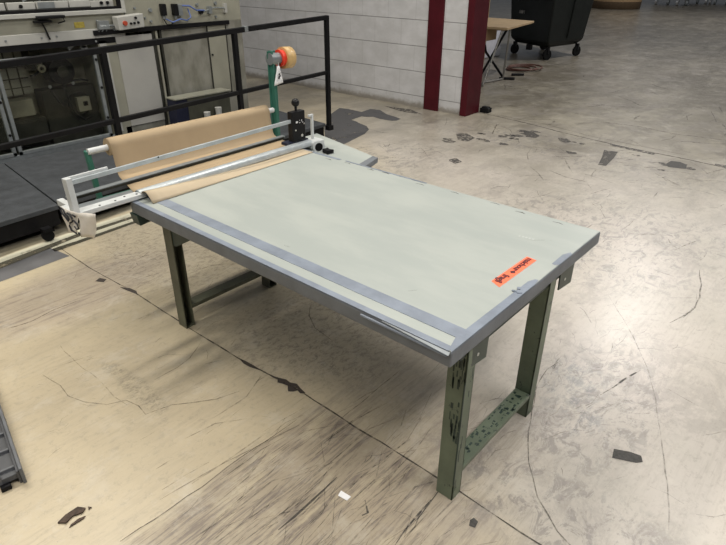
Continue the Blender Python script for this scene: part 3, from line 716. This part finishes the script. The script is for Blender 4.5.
# guard rail
gr_ = thing('guard_rail', 'black square tube guard rail along the front of the deck', 'railing', (-1.9,2,.14))
def rp_(y): return -1.667-.0828*(y)
def rz(y): return 1.178+.026*y
def mz(y): return .690+.012*y
MB().bar((rp_(-1.0),-1.0,rz(-1.0)),(rp_(3.35),3.35,rz(3.35)-.005),.042,.042).build('top_rail', 'black', gr_, .004)
MB().bar((rp_(-1.0),-1.0,mz(-1.0)),(rp_(3.30),3.30,mz(3.3)),.034,.036).build('mid_rail', 'black', gr_, .004)
for y in (-.42,.85,2.09,3.335):
    z0 = .2 if y < 3 else .14
    MB().box(rp_(y)-.021,rp_(y)+.021,y-.021,y+.021,z0,rz(y)-.02 if y<3 else rz(y)+.012).build('post', 'black', gr_, .003)
MB().box(rp_(3.3)-.03,rp_(3.3)+.03,3.305,3.375,.12,.17).build('post_shoe', 'black', gr_, .003)
MB().box(rp_(2.22)-.023,rp_(2.22)+.023,2.20,2.24,rz(2.2)-.023,rz(2.2)+.023).build('rail_sleeve', 'alu_dark', gr_, .002)

# ------------------------------------------------------------------ machine behind the deck
XM = -3.1
mc = thing('packaging_machine', 'long cream production machine with guard doors and red stop button behind the deck', 'machine', (XM-.5,1.4,0))
MB().box(XM-1.2, XM-.42, -1.2, 3.30, 0, 1.9).build('body', 'machine', mc, .01)
MB().box(XM-.42, XM-.0, -1.2, 1.48, 0, .20).build('plinth', 'machine_dark', mc)
# plinth strip seen over the deck
MB().box(XM, XM+.05, -1.2, 1.5, .0, .24).build('kick_plate', 'alu_dark', mc, .004)
# upper beam: cream fascia with lighter lower lip
MB().box(XM-.42, XM, -1.2, 1.76, 1.20, 1.325).build('fascia', 'machine', mc, .004)
MB().box(XM-.42, XM+.012, -1.2, 1.76, 1.125, 1.205).build('lower_fascia', 'machine_light', mc, .004)
MB().box(XM-.40, XM+.006, -1.2, 1.70, 1.075, 1.128).build('black_trim', 'black', mc)
MB().box(XM+.004, XM+.03, 1.45, 2.975, 1.150, 1.192).build('black_trim', 'black', mc, .003)
# sliding window frame above fascia
MB().box(XM-.02, XM+.03, -1.2, 1.80, 1.325, 1.362).build('window_lip', 'machine_light', mc, .004)
MB().box(XM-.02, XM+.028, 1.765, 1.80, 1.362, 1.90).build('window_lip', 'machine_light', mc, .003)
MB().box(XM-.012, XM+.02, -1.2, 1.765, 1.362, 1.385).build('window_gasket', 'black', mc)
MB().box(XM-.012, XM+.02, 1.735, 1.766, 1.385, 1.90).build('window_gasket', 'black', mc)
MB().box(XM-.40, XM-.38, -1.2, 1.76, 1.325, 1.9).build('dark_chamber', 'machine_dark', mc)
MB().box(XM-.40, XM-.02, -1.2, 1.76, 1.31, 1.33).build('chamber_floor', 'machine_dark', mc)
b = MB()
for y0,y1,dz in ((-.8,.78,0),(.80,1.02,.0),(1.03,1.30,.0),(1.31,1.50,.0),(1.50,1.72,-.01)): b.box(XM-.07,XM-.03,y0,y1,1.388+dz,1.445+dz)
b.build('tray_edge', 'machine_light', mc, .004)
MB().box(XM-.075,XM-.026,1.04,1.18,1.392,1.442).build('dark_tray_block', 'alu_dark', mc)
for y in (.90,1.60,1.66): MB().cyl((XM-.03,y,1.415),(XM-.015,y,1.415),.014,12).build('tray_knob', 'black', mc)
rq = random.Random(5)
for i in range(26):
    y = rq.uniform(.3,1.7); z = rq.uniform(1.45,1.6); MB().bar((XM-.12,y,z),(XM-.12+rq.uniform(-.05,.05),y+rq.uniform(-.15,.15),z+rq.uniform(-.06,.06)),.012,.012).build('linkage', 'alu_dark', mc)
# keyboard shelf with hanging lever
MB().box(XM+.012, XM+.09, .975, 1.20, 1.318, 1.340).build('handle_bracket', 'black', mc, .004)
MB().box(XM+.012, XM+.06, .95, 1.09, 1.285, 1.305).build('handle_bracket', 'black', mc, .004)
MB().tube([(XM+.05,1.19,1.32),(XM+.06,1.20,1.29),(XM+.05,1.14,1.275)], .006, 8).build('cable', 'black', mc)
MB().tube([(XM+.03,1.01,1.30),(XM+.03,1.03,1.24),(XM+.02,1.055,1.15)], .008, 8).build('lever', 'black', mc)
MB().box(XM-.002, XM+.004, 1.30, 1.39, 1.222, 1.270).build('rating_label', 'yellow_label', mc)
for y,z in ((.70,1.165),(.99,1.165),(1.12,1.168),(1.50,1.17),(1.46,1.10)): MB().cyl((XM+.01,y,z),(XM+.018,y,z),.009,10).build('bolt', 'alu_dark', mc)
# control box
cb = MB().prism([(XM+.02,1.655,1.185),(XM+.02,1.915,1.200),(XM+.02,1.915,1.318),(XM+.02,1.650,1.300)], (.10,0,0)).build('control_box', 'machine_light', mc, .006)
MB().cyl((XM+.12,1.715,1.245),(XM+.140,1.715,1.245),.020,20).build('stop_button', 'stop_red', cb)['label'] = 'red stop button'
for y,z in ((1.775,1.238),(1.81,1.240),(1.85,1.243),(1.83,1.285)): MB().cyl((XM+.12,y,z),(XM+.135,y,z),.011,12).build('push_button', 'black', cb)
b = MB()
for i in range(7):
    y = 1.50+.02*i; b.tube([(XM+.02,y,1.28-.01*i),(XM+.05,y+.02,1.23),(XM+.03,y+rq.uniform(-.05,.05),1.18)], .006, 6)
b.box(XM+.01,XM+.05,1.50,1.60,1.20,1.27)
b.build('cable_bundle', 'alu_dark', mc)
# right hand upper plate with valves and hoses
MB().box(XM-.42, XM, 1.80, 3.16, 1.185, 1.9).build('upper_plate', 'machine', mc, .004)
for y,z in ((2.19,1.335),(2.32,1.33)):
    v = MB().box(XM, XM+.06, y-.022, y+.022, z-.055, z+.05).build('valve', 'black', mc, .004)
    MB().cyl((XM+.03,y,z-.055),(XM+.03,y,z-.085),.014,12).build('fitting', 'alu_dark', v)
MB().box(XM,XM+.05,2.35,2.40,1.27,1.375).build('valve', 'alu_dark', mc, .004)
for y,z,r in ((2.06,1.335,.018),(2.60,1.36,.014),(2.83,1.365,.016),(2.05,1.235,.012),(2.82,1.235,.012),(1.99,1.27,.008),(1.90,1.36,.01)):
    MB().cyl((XM,y,z),(XM+.02,y,z),r,14).build('bolt', 'alu_dark', mc)
MB().tube([(XM+.03,2.40,1.36),(XM+.05,2.48,1.355),(XM+.05,2.56,1.31),(XM+.04,2.66,1.305)], .008, 8).build('blue_hose', 'blue_hose', mc)
MB().tube([(XM+.03,2.20,1.25),(XM+.06,2.26,1.215),(XM+.05,2.36,1.24),(XM+.04,2.44,1.22),(XM+.04,2.49,1.25),(XM+.03,2.47,1.33)], .007, 8).build('blue_hose', 'blue_hose', mc)
MB().tube([(XM+.03,2.18,1.25),(XM+.06,2.19,1.20),(XM+.05,2.24,1.195),(XM+.05,2.29,1.22)], .006, 8).build('black_hose', 'black', mc)
MB().tube([(XM+.03,2.62,1.285),(XM+.03,2.80,1.325),(XM+.03,2.94,1.315)], .007, 8).build('rod', 'alu_dark', mc)
MB().cyl((XM,2.63,1.29),(XM+.04,2.63,1.29),.02,12).build('knob', 'black', mc)
MB().box(XM,XM+.04,2.72,2.76,1.27,1.34).build('rod_clamp', 'alu_dark', mc); MB().box(XM,XM+.04,2.925,2.955,1.27,1.36).build('rod_clamp', 'machine_light', mc)
# door column and white panels
MB().box(XM-.42, XM, 1.48, 1.66, 0, 1.125).build('column', 'machine', mc, .004)
MB().box(XM, XM+.006, 1.49, 1.56, .25, 1.10).build('column_cover', 'machine_light', mc)
MB().box(XM-.03, XM+.012, 1.655, 2.035, .28, 1.125).build('white_door', 'machine_white', mc, .004)
MB().box(XM-.03, XM+.0, 1.60, 2.04, .0, .28).build('lower_panel', 'sheet', mc)
for y in (2.045,2.085,2.13): MB().box(XM-.03, XM+.016, y-.012, y+.010, 0.1, 1.15).build('door_gasket', 'machine_dark' if y != 2.085 else 'machine', mc)
MB().box(XM-.42, XM-.0, 2.14, 3.16, 0, 1.185).build('sheet_panel', 'sheet', mc, .003)
o = MB().box(XM, XM+.008, 2.69, 2.935, .45, 1.185).build('service_door', 'machine', mc, .002)
for y in (2.69,2.93): MB().box(XM+.004, XM+.012, y-.006, y+.006, .42, 1.18).build('door_seam', 'machine_dark', o)
MB().cyl((XM+.008,2.72,.86),(XM+.02,2.72,.86),.01,12).build('latch', 'black', o)
# dark open bay behind framed glass door
MB().box(XM-.42, XM-.40, -1.2, 1.48, .2, 1.08).build('bay_back', 'grime', mc)
MB().box(XM-.38, XM-.36, .50, .95, .66, 1.05).build('bay_panel', 'machine', mc)
b = MB()
for y in (.58,.67,.76,.85): b.box(XM-.359,XM-.354,y,y+.012,.66,1.05)
for z in (.72,.80,.90): b.box(XM-.359,XM-.354,.52,.93,z,z+.008)
b.build('panel_grid', 'olive_box', mc)
MB().box(XM-.36, XM-.16, .5, .92, .26, .48).build('oil_tray', 'machine_dark', mc)
MB().box(XM-.36, XM-.2, .62, .86, .50, .64).build('bay_shelf', 'grime', mc)
MB().cyl((XM-.30,1.14,.86),(XM-.10,1.14,.86),.115,32).build('drum', 'black', mc)
MB().cyl((XM-.10,1.14,.86),(XM-.08,1.14,.86),.05,20).build('drum_hub', 'machine_dark', mc)
MB().box(XM-.36, XM-.2, .95, 1.45, .2, .70).build('gear_housing', 'machine_dark', mc, .01)
MB().box(XM-.36, XM-.18, .92, 1.02, .88, 1.08).build('gear_housing', 'machine_dark', mc, .01)
MB().ring((XM-.15,.98,.90),(XM-.12,.98,.90),.035,.018,20).build('hand_wheel', 'grime', mc)
MB().tube([(XM-.13,.95,.88),(XM-.12,.90,.85),(XM-.12,.87,.85)], .01, 8).build('crank', 'black', mc)
for y,z in ((1.03,.73),(1.14,.76),(1.165,.765),(1.245,.735)): MB().sphere((XM-.17,y,z),.016,10).build('fitting', 'silver', mc)
for pts in ([(XM-.15,1.02,.70),(XM-.1,1.05,.6),(XM-.1,1.09,.56),(XM-.12,1.12,.60)],[(XM-.15,1.14,.74),(XM-.1,1.14,.62),(XM-.12,1.15,.50),(XM-.1,1.2,.42)],[(XM-.15,1.22,.76),(XM-.1,1.30,.77),(XM-.1,1.36,.75)],[(XM-.15,1.15,.6),(XM-.1,1.19,.46),(XM-.1,1.25,.40),(XM-.1,1.32,.42)]):
    MB().tube(pts, .010, 8).build('hose', 'black', mc)
MB().box(XM-.2,XM-.15,1.24,1.36,.47,.60).build('junction_box', 'grime', mc); MB().box(XM-.15,XM-.14,1.29,1.33,.52,.56).build('junction_mark', 'black', mc)
MB().ring((XM-.19,1.27,.54),(XM-.17,1.27,.54),.11,.10,28).build('belt', 'black', mc)
for a,b_ in (((.0,1.33,1.09),(.0,1.40,1.02)),((.0,1.40,1.09),(.0,1.34,1.04)),((.0,1.22,1.05),(0,1.30,1.10))):
    MB().bar((XM-.05,a[1],a[2]),(XM-.05,b_[1],b_[2]),.016,.03).build('linkage', 'machine_light', mc)
# framed glass doors
def gdoor(y0,y1):
    d = MB(); z0,z1 = .235,1.03
    for a in (y0,y1-.03): d.box(XM+.02,XM+.055,a,a+.03,z0,z1)
    d.box(XM+.02,XM+.055,y0,y1,z1-.022,z1); d.box(XM+.02,XM+.055,y0,y1,z0,z0+.03)
    o = d.build('glass_door_frame', 'alu_dark', mc, .002)
    MB().box(XM+.034,XM+.038,y0+.028,y1-.028,z0+.028,z1-.02).build('pane', 'glass', o)
    for z in (.42,.70,.95): MB().cyl((XM+.05,y1-.015,z),(XM+.062,y1-.015,z),.012,12).build('hinge_bolt', 'black', o)
gdoor(-.30,.53); gdoor(.55,1.42)

# box bench on the deck
bn = thing('tool_bench', 'low navy tool box bench with grey lid standing before the machine', 'bench', (-2.93,2.4,0.2))
MB().box(-3.045,-2.885,2.06,2.74,.20,.50).build('body', 'navy', bn, .003)
MB().box(-3.05,-2.87,2.05,2.75,.50,.515).build('lid', 'bench_top', bn, .003)
MB().box(-2.885,-2.878,2.20,2.735,.21,.495).build('front_panel', 'olive_box', bn)
for y,h,l in ((2.385,.14,'shorter pale cup on the deck before the tool bench, left of the pair'),(2.535,.165,'taller pale cup on the deck before the tool bench, right of the pair')):
    single(MB().lathe((-2.83,y,.2),[(.026,0),(.032,h*.6),(.036,h)],20), 'cup', 'machine_light', l, 'cup', (-2.83,y,.2), 'pale cups by the tool bench')

# ------------------------------------------------------------------ ribbed plastic rail in the left foreground
rr = thing('ribbed_rail', 'short dark grey ribbed plastic rail poking in at the left edge of the frame', 'plastic rail', (.3,-.86,0))
u = Vector((.527,-.098,0)).normalized(); v_ = Vector((-u.y,u.x,0)); E0 = Vector((.515,-.864,0))
def rbar(a0,a1,b0,b1,z0,z1): return [E0+u*a+v_*b_+Vector((0,0,z)) for z in (z0,z1) for a,b_ in ((a0,b0),(a1,b0),(a1,b1),(a0,b1))]
BF = [(3,2,1,0),(4,5,6,7),(0,1,5,4),(1,2,6,5),(2,3,7,6),(3,0,4,7)]
MB().add(rbar(-.75,0,-.012,.0,.0,.075), BF).build('outer_rail', 'rib_light', rr, .002)
MB().add(rbar(-.75,-.01,-.022,-.012,.0,.062), BF).build('outer_ledge', 'rib_grey', rr, .002)
MB().add(rbar(-.75,-.02,-.075,-.020,.02,.045), BF).build('web_panel', 'rib_grey', rr, .002)
MB().add(rbar(-.75,-.02,-.085,-.072,.01,.060), BF).build('inner_rail', 'rib_light', rr, .002)
for k in range(7): MB().add(rbar(-.06-.11*k,-.05-.11*k,-.075,-.02,.02,.058), BF).build('rib', 'rib_light', rr, .001)
MB().add(rbar(-.07,.0,-.085,-.050,.0,.022), BF).build('foot', 'black', rr, .003)
MB().add(rbar(-.75,-.12,-.11,-.086,.0,.02), BF).build('lower_flange', 'black', rr, .002)

# ------------------------------------------------------------------ second bay, beyond the wall end
# folding table
ft = thing('folding_table', 'plywood topped folding table behind the maroon wall end', 'table', (-2.9,8.4,0))
MB().prism([(-3.7,7.69,.815),(-2.22,7.71,.815),(-2.50,9.19,.815),(-3.7,9.26,.815)], (0,0,.035)).build('top', 'wood', ft, .004)
MB().prism([(-3.6,7.72,.80),(-2.30,7.75,.80),(-2.55,9.1,.80),(-3.6,9.1,.80)], (0,0,.015)).build('apron', 'wood_pale', ft)
for pts in ([(-2.36,7.30,.01),(-2.36,7.86,.80)],[(-2.42,7.88,.01),(-2.42,7.95,.80)]): pass
MB().tube([(-2.315,7.27,.018),(-2.33,7.74,.80)], .016, 10).build('leg', 'steel_tube', ft)
MB().tube([(-2.366,8.02,.018),(-2.33,8.0,.80)], .016, 10).build('leg', 'steel_tube', ft)
MB().tube([(-2.719,7.84,.02),(-2.36,7.95,.80)], .02, 10).build('leg', 'black', ft)
MB().tube([(-2.40,8.10,.02),(-2.62,7.80,.45),(-2.70,7.76,.80)], .02, 10).build('leg', 'black', ft)
MB().tube([(-2.44,8.02,.022),(-2.22,8.16,.022)], .022, 10).build('foot', 'black', ft)
MB().tube([(-2.46,8.50,.022),(-2.30,8.65,.022)], .022, 10).build('foot', 'black', ft)
MB().tube([(-2.315,7.27,.018),(-2.45,7.5,.018),(-2.366,8.02,.018)], .016, 10).build('foot', 'steel_tube', ft)
dr = MB().box(-3.3,-2.62,7.76,8.1,.62,.80).build('drawer_box', 'brown_card', ft, .004)
MB().box(-2.70,-2.645,7.752,7.76,.70,.76).build('paper_label', 'white_print', dr)
# wrapped bale and post behind the table
single(MB().box(-5.1,-3.86,9.95,10.6,0,.55).box(-5.0,-3.95,10.0,10.55,.55,.60), 'wrapped_bale', 'pale_wrap', 'pale plastic wrapped bale on the floor under and behind the folding table', 'bale', (-4.5,10.3,0), None, .03)
single(MB().box(-3.98,-3.83,9.75,9.9,0,2.3), 'timber_post', 'wood_pale', 'upright timber post standing behind the folding table', 'post', (-3.9,9.8,0), None, .004)
pp = single(MB().box(-4.14,-4.02,9.70,9.712,0,1.35).box(-4.12,-4.04,9.712,9.73,0,1.3), 'notice_board', 'machine_light', 'white notice board beside the timber post behind the folding table', 'notice', (-4.08,9.71,0))
# wheeled bin
bx0 = thing('wheeled_bin', 'large black four wheeled waste bin beside the folding table', 'bin', (-3.2,11.5,0))
c0 = Vector((-2.84,10.64)); e1_ = Vector((-1.0,.47)); e2_ = Vector((.20,1.10))
def bc(a,b_): p = c0+e1_*a+e2_*b_; return (p.x,p.y)
prof = [(.10,.22),(-.02,.30),(-.10,1.25)]
def rect(ins, z): return [(*bc(ins,ins),z),(*bc(1-ins,ins),z),(*bc(1-ins,1-ins),z),(*bc(ins,1-ins),z)]
vs = rect(.04,.23)+rect(-.06,.33)+rect(-.14,1.30)
b = MB().add(vs, [(3,2,1,0)]+[(i,(i+1)%4,4+(i+1)%4,4+i) for i in range(4)]+[(4+i,4+(i+1)%4,8+(i+1)%4,8+i) for i in range(4)]+[(8,9,10,11)])
b.build('tub', 'bin', bx0, .035, 3)
vs = rect(-.17,1.26)+rect(-.17,1.33); MB().add(vs, [(3,2,1,0),(4,5,6,7)]+[(i,(i+1)%4,4+(i+1)%4,4+i) for i in range(4)]).build('lid', 'bin', bx0, .02)
for k in (.25,.75):
    p = Vector(bc(k,-.075)); q = Vector(bc(k,-.155)); q2 = e1_.normalized()*.02
    MB().add([(p.x-q2.x,p.y-q2.y,.36),(p.x+q2.x,p.y+q2.y,.36),(q.x+q2.x,q.y+q2.y,1.24),(q.x-q2.x,q.y-q2.y,1.24)], [(0,1,2,3)])
for k in (.5,):
    p = Vector(bc(-.08,k)); q = Vector(bc(-.15,k)); MB().bar((p.x,p.y,.40),(q.x,q.y,1.2),.03,.02).build('rib', 'bin', bx0, .004)
p = Vector(bc(.10,-.13)); 
text('660 l', .09, 'lettering', 'steel_tube', bx0, basis((*bc(.72,-.133),.86), tuple(-Vector((*e1_.normalized(),0))), (0,-.08,1)), .002)
for a,b_ in ((.0,.03),(.97,.03),(.0,.97),(.97,.97)):
    x,y = bc(a,b_); d = Vector((.35,.9)).normalized()
    wv = MB().cyl((x-d.y*.025,y+d.x*.025,.10),(x+d.y*.025,y-d.x*.025,.10),.10,24).build('wheel', 'rubber', bx0)
    MB().box(x-.035,x+.035,y-.035,y+.035,.12,.25).build('castor_fork', 'black', wv)
MB().box(c0.x-.55,c0.x-.45,c0.y+.18,c0.y+.28,.14,.25).build('tow_lug', 'black', bx0)
# hose coil
b = MB()
for k in range(3):
    r1 = .24+.05*k; b.tube([(-2.68+.04*k+r1*.85*math.cos(a*PI/12), 9.18+.05*k+r1*1.1*math.sin(a*PI/12), .02+.012*k) for a in range(24)], .014, 8, True)
single(b, 'hose_coil', 'hose_red', 'dark red hose lying coiled on the floor behind the folding table', 'hose', (-2.68,9.18,0))
# door stop
single(MB().box(-1.415,-1.295,5.67,5.78,0,.06).box(-1.40,-1.31,5.685,5.765,.06,.075), 'door_stop', 'black', 'small black block on the floor at the foot of the maroon wall end', 'block', (-1.34,5.75,0), None, .006)
# far round container
dm = thing('round_container', 'huge brown cardboard drum far across the warehouse floor', 'container', (-7.6,27.6,0))
MB().lathe((-7.6,27.6,.0),[(1.10,.30),(1.12,.9),(1.12,1.9)],48).build('wall', 'brown_card', dm)
MB().lathe((-7.6,27.6,0),[(1.06,0),(1.09,.02),(1.11,.30)],48).build('base_band', 'dark_brown', dm)
# far wheeled machine bases
def trolley(x, y, wd, m_, label):
    t_ = thing('floor_trolley', label, 'trolley', (x,y,0), 'low trolleys at the far end')
    MB().box(x-wd/2,x+wd/2,y-.2,y+.9,.28,.50).build('deck', m_, t_, .02)
    MB().box(x-wd/2-.03,x+wd/2+.03,y-.24,y-.2,.30,.42).build('bumper', 'silver', t_, .01)
    MB().box(x-wd/2+.1,x+wd/2-.1,y-.1,y+.8,.50,1.6).build('load', m_, t_, .03)
    for k in (-.42,-.1,.15,.40):
        wv = MB().cyl((x+k*wd,y-.10,.13),(x+k*wd+.09,y-.10,.13),.13,18).build('wheel', 'alu_dark' if k in (-.1,.4) else 'silver', t_)
    return t_
trolley(-6.3,31.6,1.7,'machine_dark','low grey trolley with silver wheels just right of the brown drum')
trolley(-5.55,33.8,1.6,'black','low dark trolley at the far end, middle one of three')
trolley(-4.2,34.0,2.3,'navy','low dark blue trolley at the far top right corner of the floor')

# ------------------------------------------------------------------ light
def lamp(x, y, z, sx, sy, e, col=(1,.96,.88), rot=(0,0,0)):
    l = bpy.data.lights.new('ceiling_lamp', 'AREA'); l.shape = 'RECTANGLE'; l.size = sx; l.size_y = sy; l.energy = e; l.color = col
    o = bpy.data.objects.new('ceiling_lamp', l); C.objects.link(o); o.location = (x,y,z); o.rotation_euler = rot
    return o
lamp(-2.4, -.6, 5.2, .32, 2.6, 155, (1,.93,.80))
lamp(1.5, -2.8, 5.2, .6, 2.6, 85, (1,.95,.86))
lamp(4.2, .6, 5.2, .6, 2.6, 140, (1,.96,.92))
lamp(2.6, 4.4, 5.2, .6, 2.6, 85)
lamp(-.8, 2.8, 5.2, .6, 2.6, 70)
lamp(-.2, 11.4, 6.0, .8, .5, 200, (1,.97,.93))
lamp(1.2, 22.0, 6.5, 1.6, .6, 240, (1,.97,.93))
lamp(-4.5, 24.0, 6.5, 4, 4, 110, (1,.95,.88))
wd = bpy.data.worlds.new('hall_ambient'); bpy.context.scene.world = wd; wd.use_nodes = True
wd.node_tree.nodes['Background'].inputs[0].default_value = (.80,.86,.95,1)
wd.node_tree.nodes['Background'].inputs[1].default_value = .10

# ------------------------------------------------------------------ camera
F = 571.387; pit, rol, yaw = .4973, .0053, -.7143
cam = bpy.data.cameras.new('camera'); co = bpy.data.objects.new('camera', cam); C.objects.link(co)
cam.sensor_fit = 'HORIZONTAL'; cam.sensor_width = 36; cam.lens = F/726*36; cam.clip_end = 200
cy, sy = math.cos(yaw), math.sin(yaw)
f = Vector((sy*math.cos(pit), cy*math.cos(pit), -math.sin(pit))); r = Vector((cy,-sy,0)); uu = r.cross(f)
r2 = r*math.cos(rol)+uu*math.sin(rol); u2 = -r*math.sin(rol)+uu*math.cos(rol)
m = Matrix.Identity(4)
for i in range(3): m[i][0] = r2[i]; m[i][1] = u2[i]; m[i][2] = -f[i]
m[0][3], m[1][3], m[2][3] = 2.4852, -1.1852, 1.7525
co.matrix_world = m
sc_ = bpy.context.scene; sc_.camera = co
sc_.view_settings.view_transform = 'Standard'; sc_.view_settings.look = 'None'
sc_.view_settings.exposure = .52; sc_.view_settings.gamma = 1; sc_.view_settings.use_curve_mapping = False
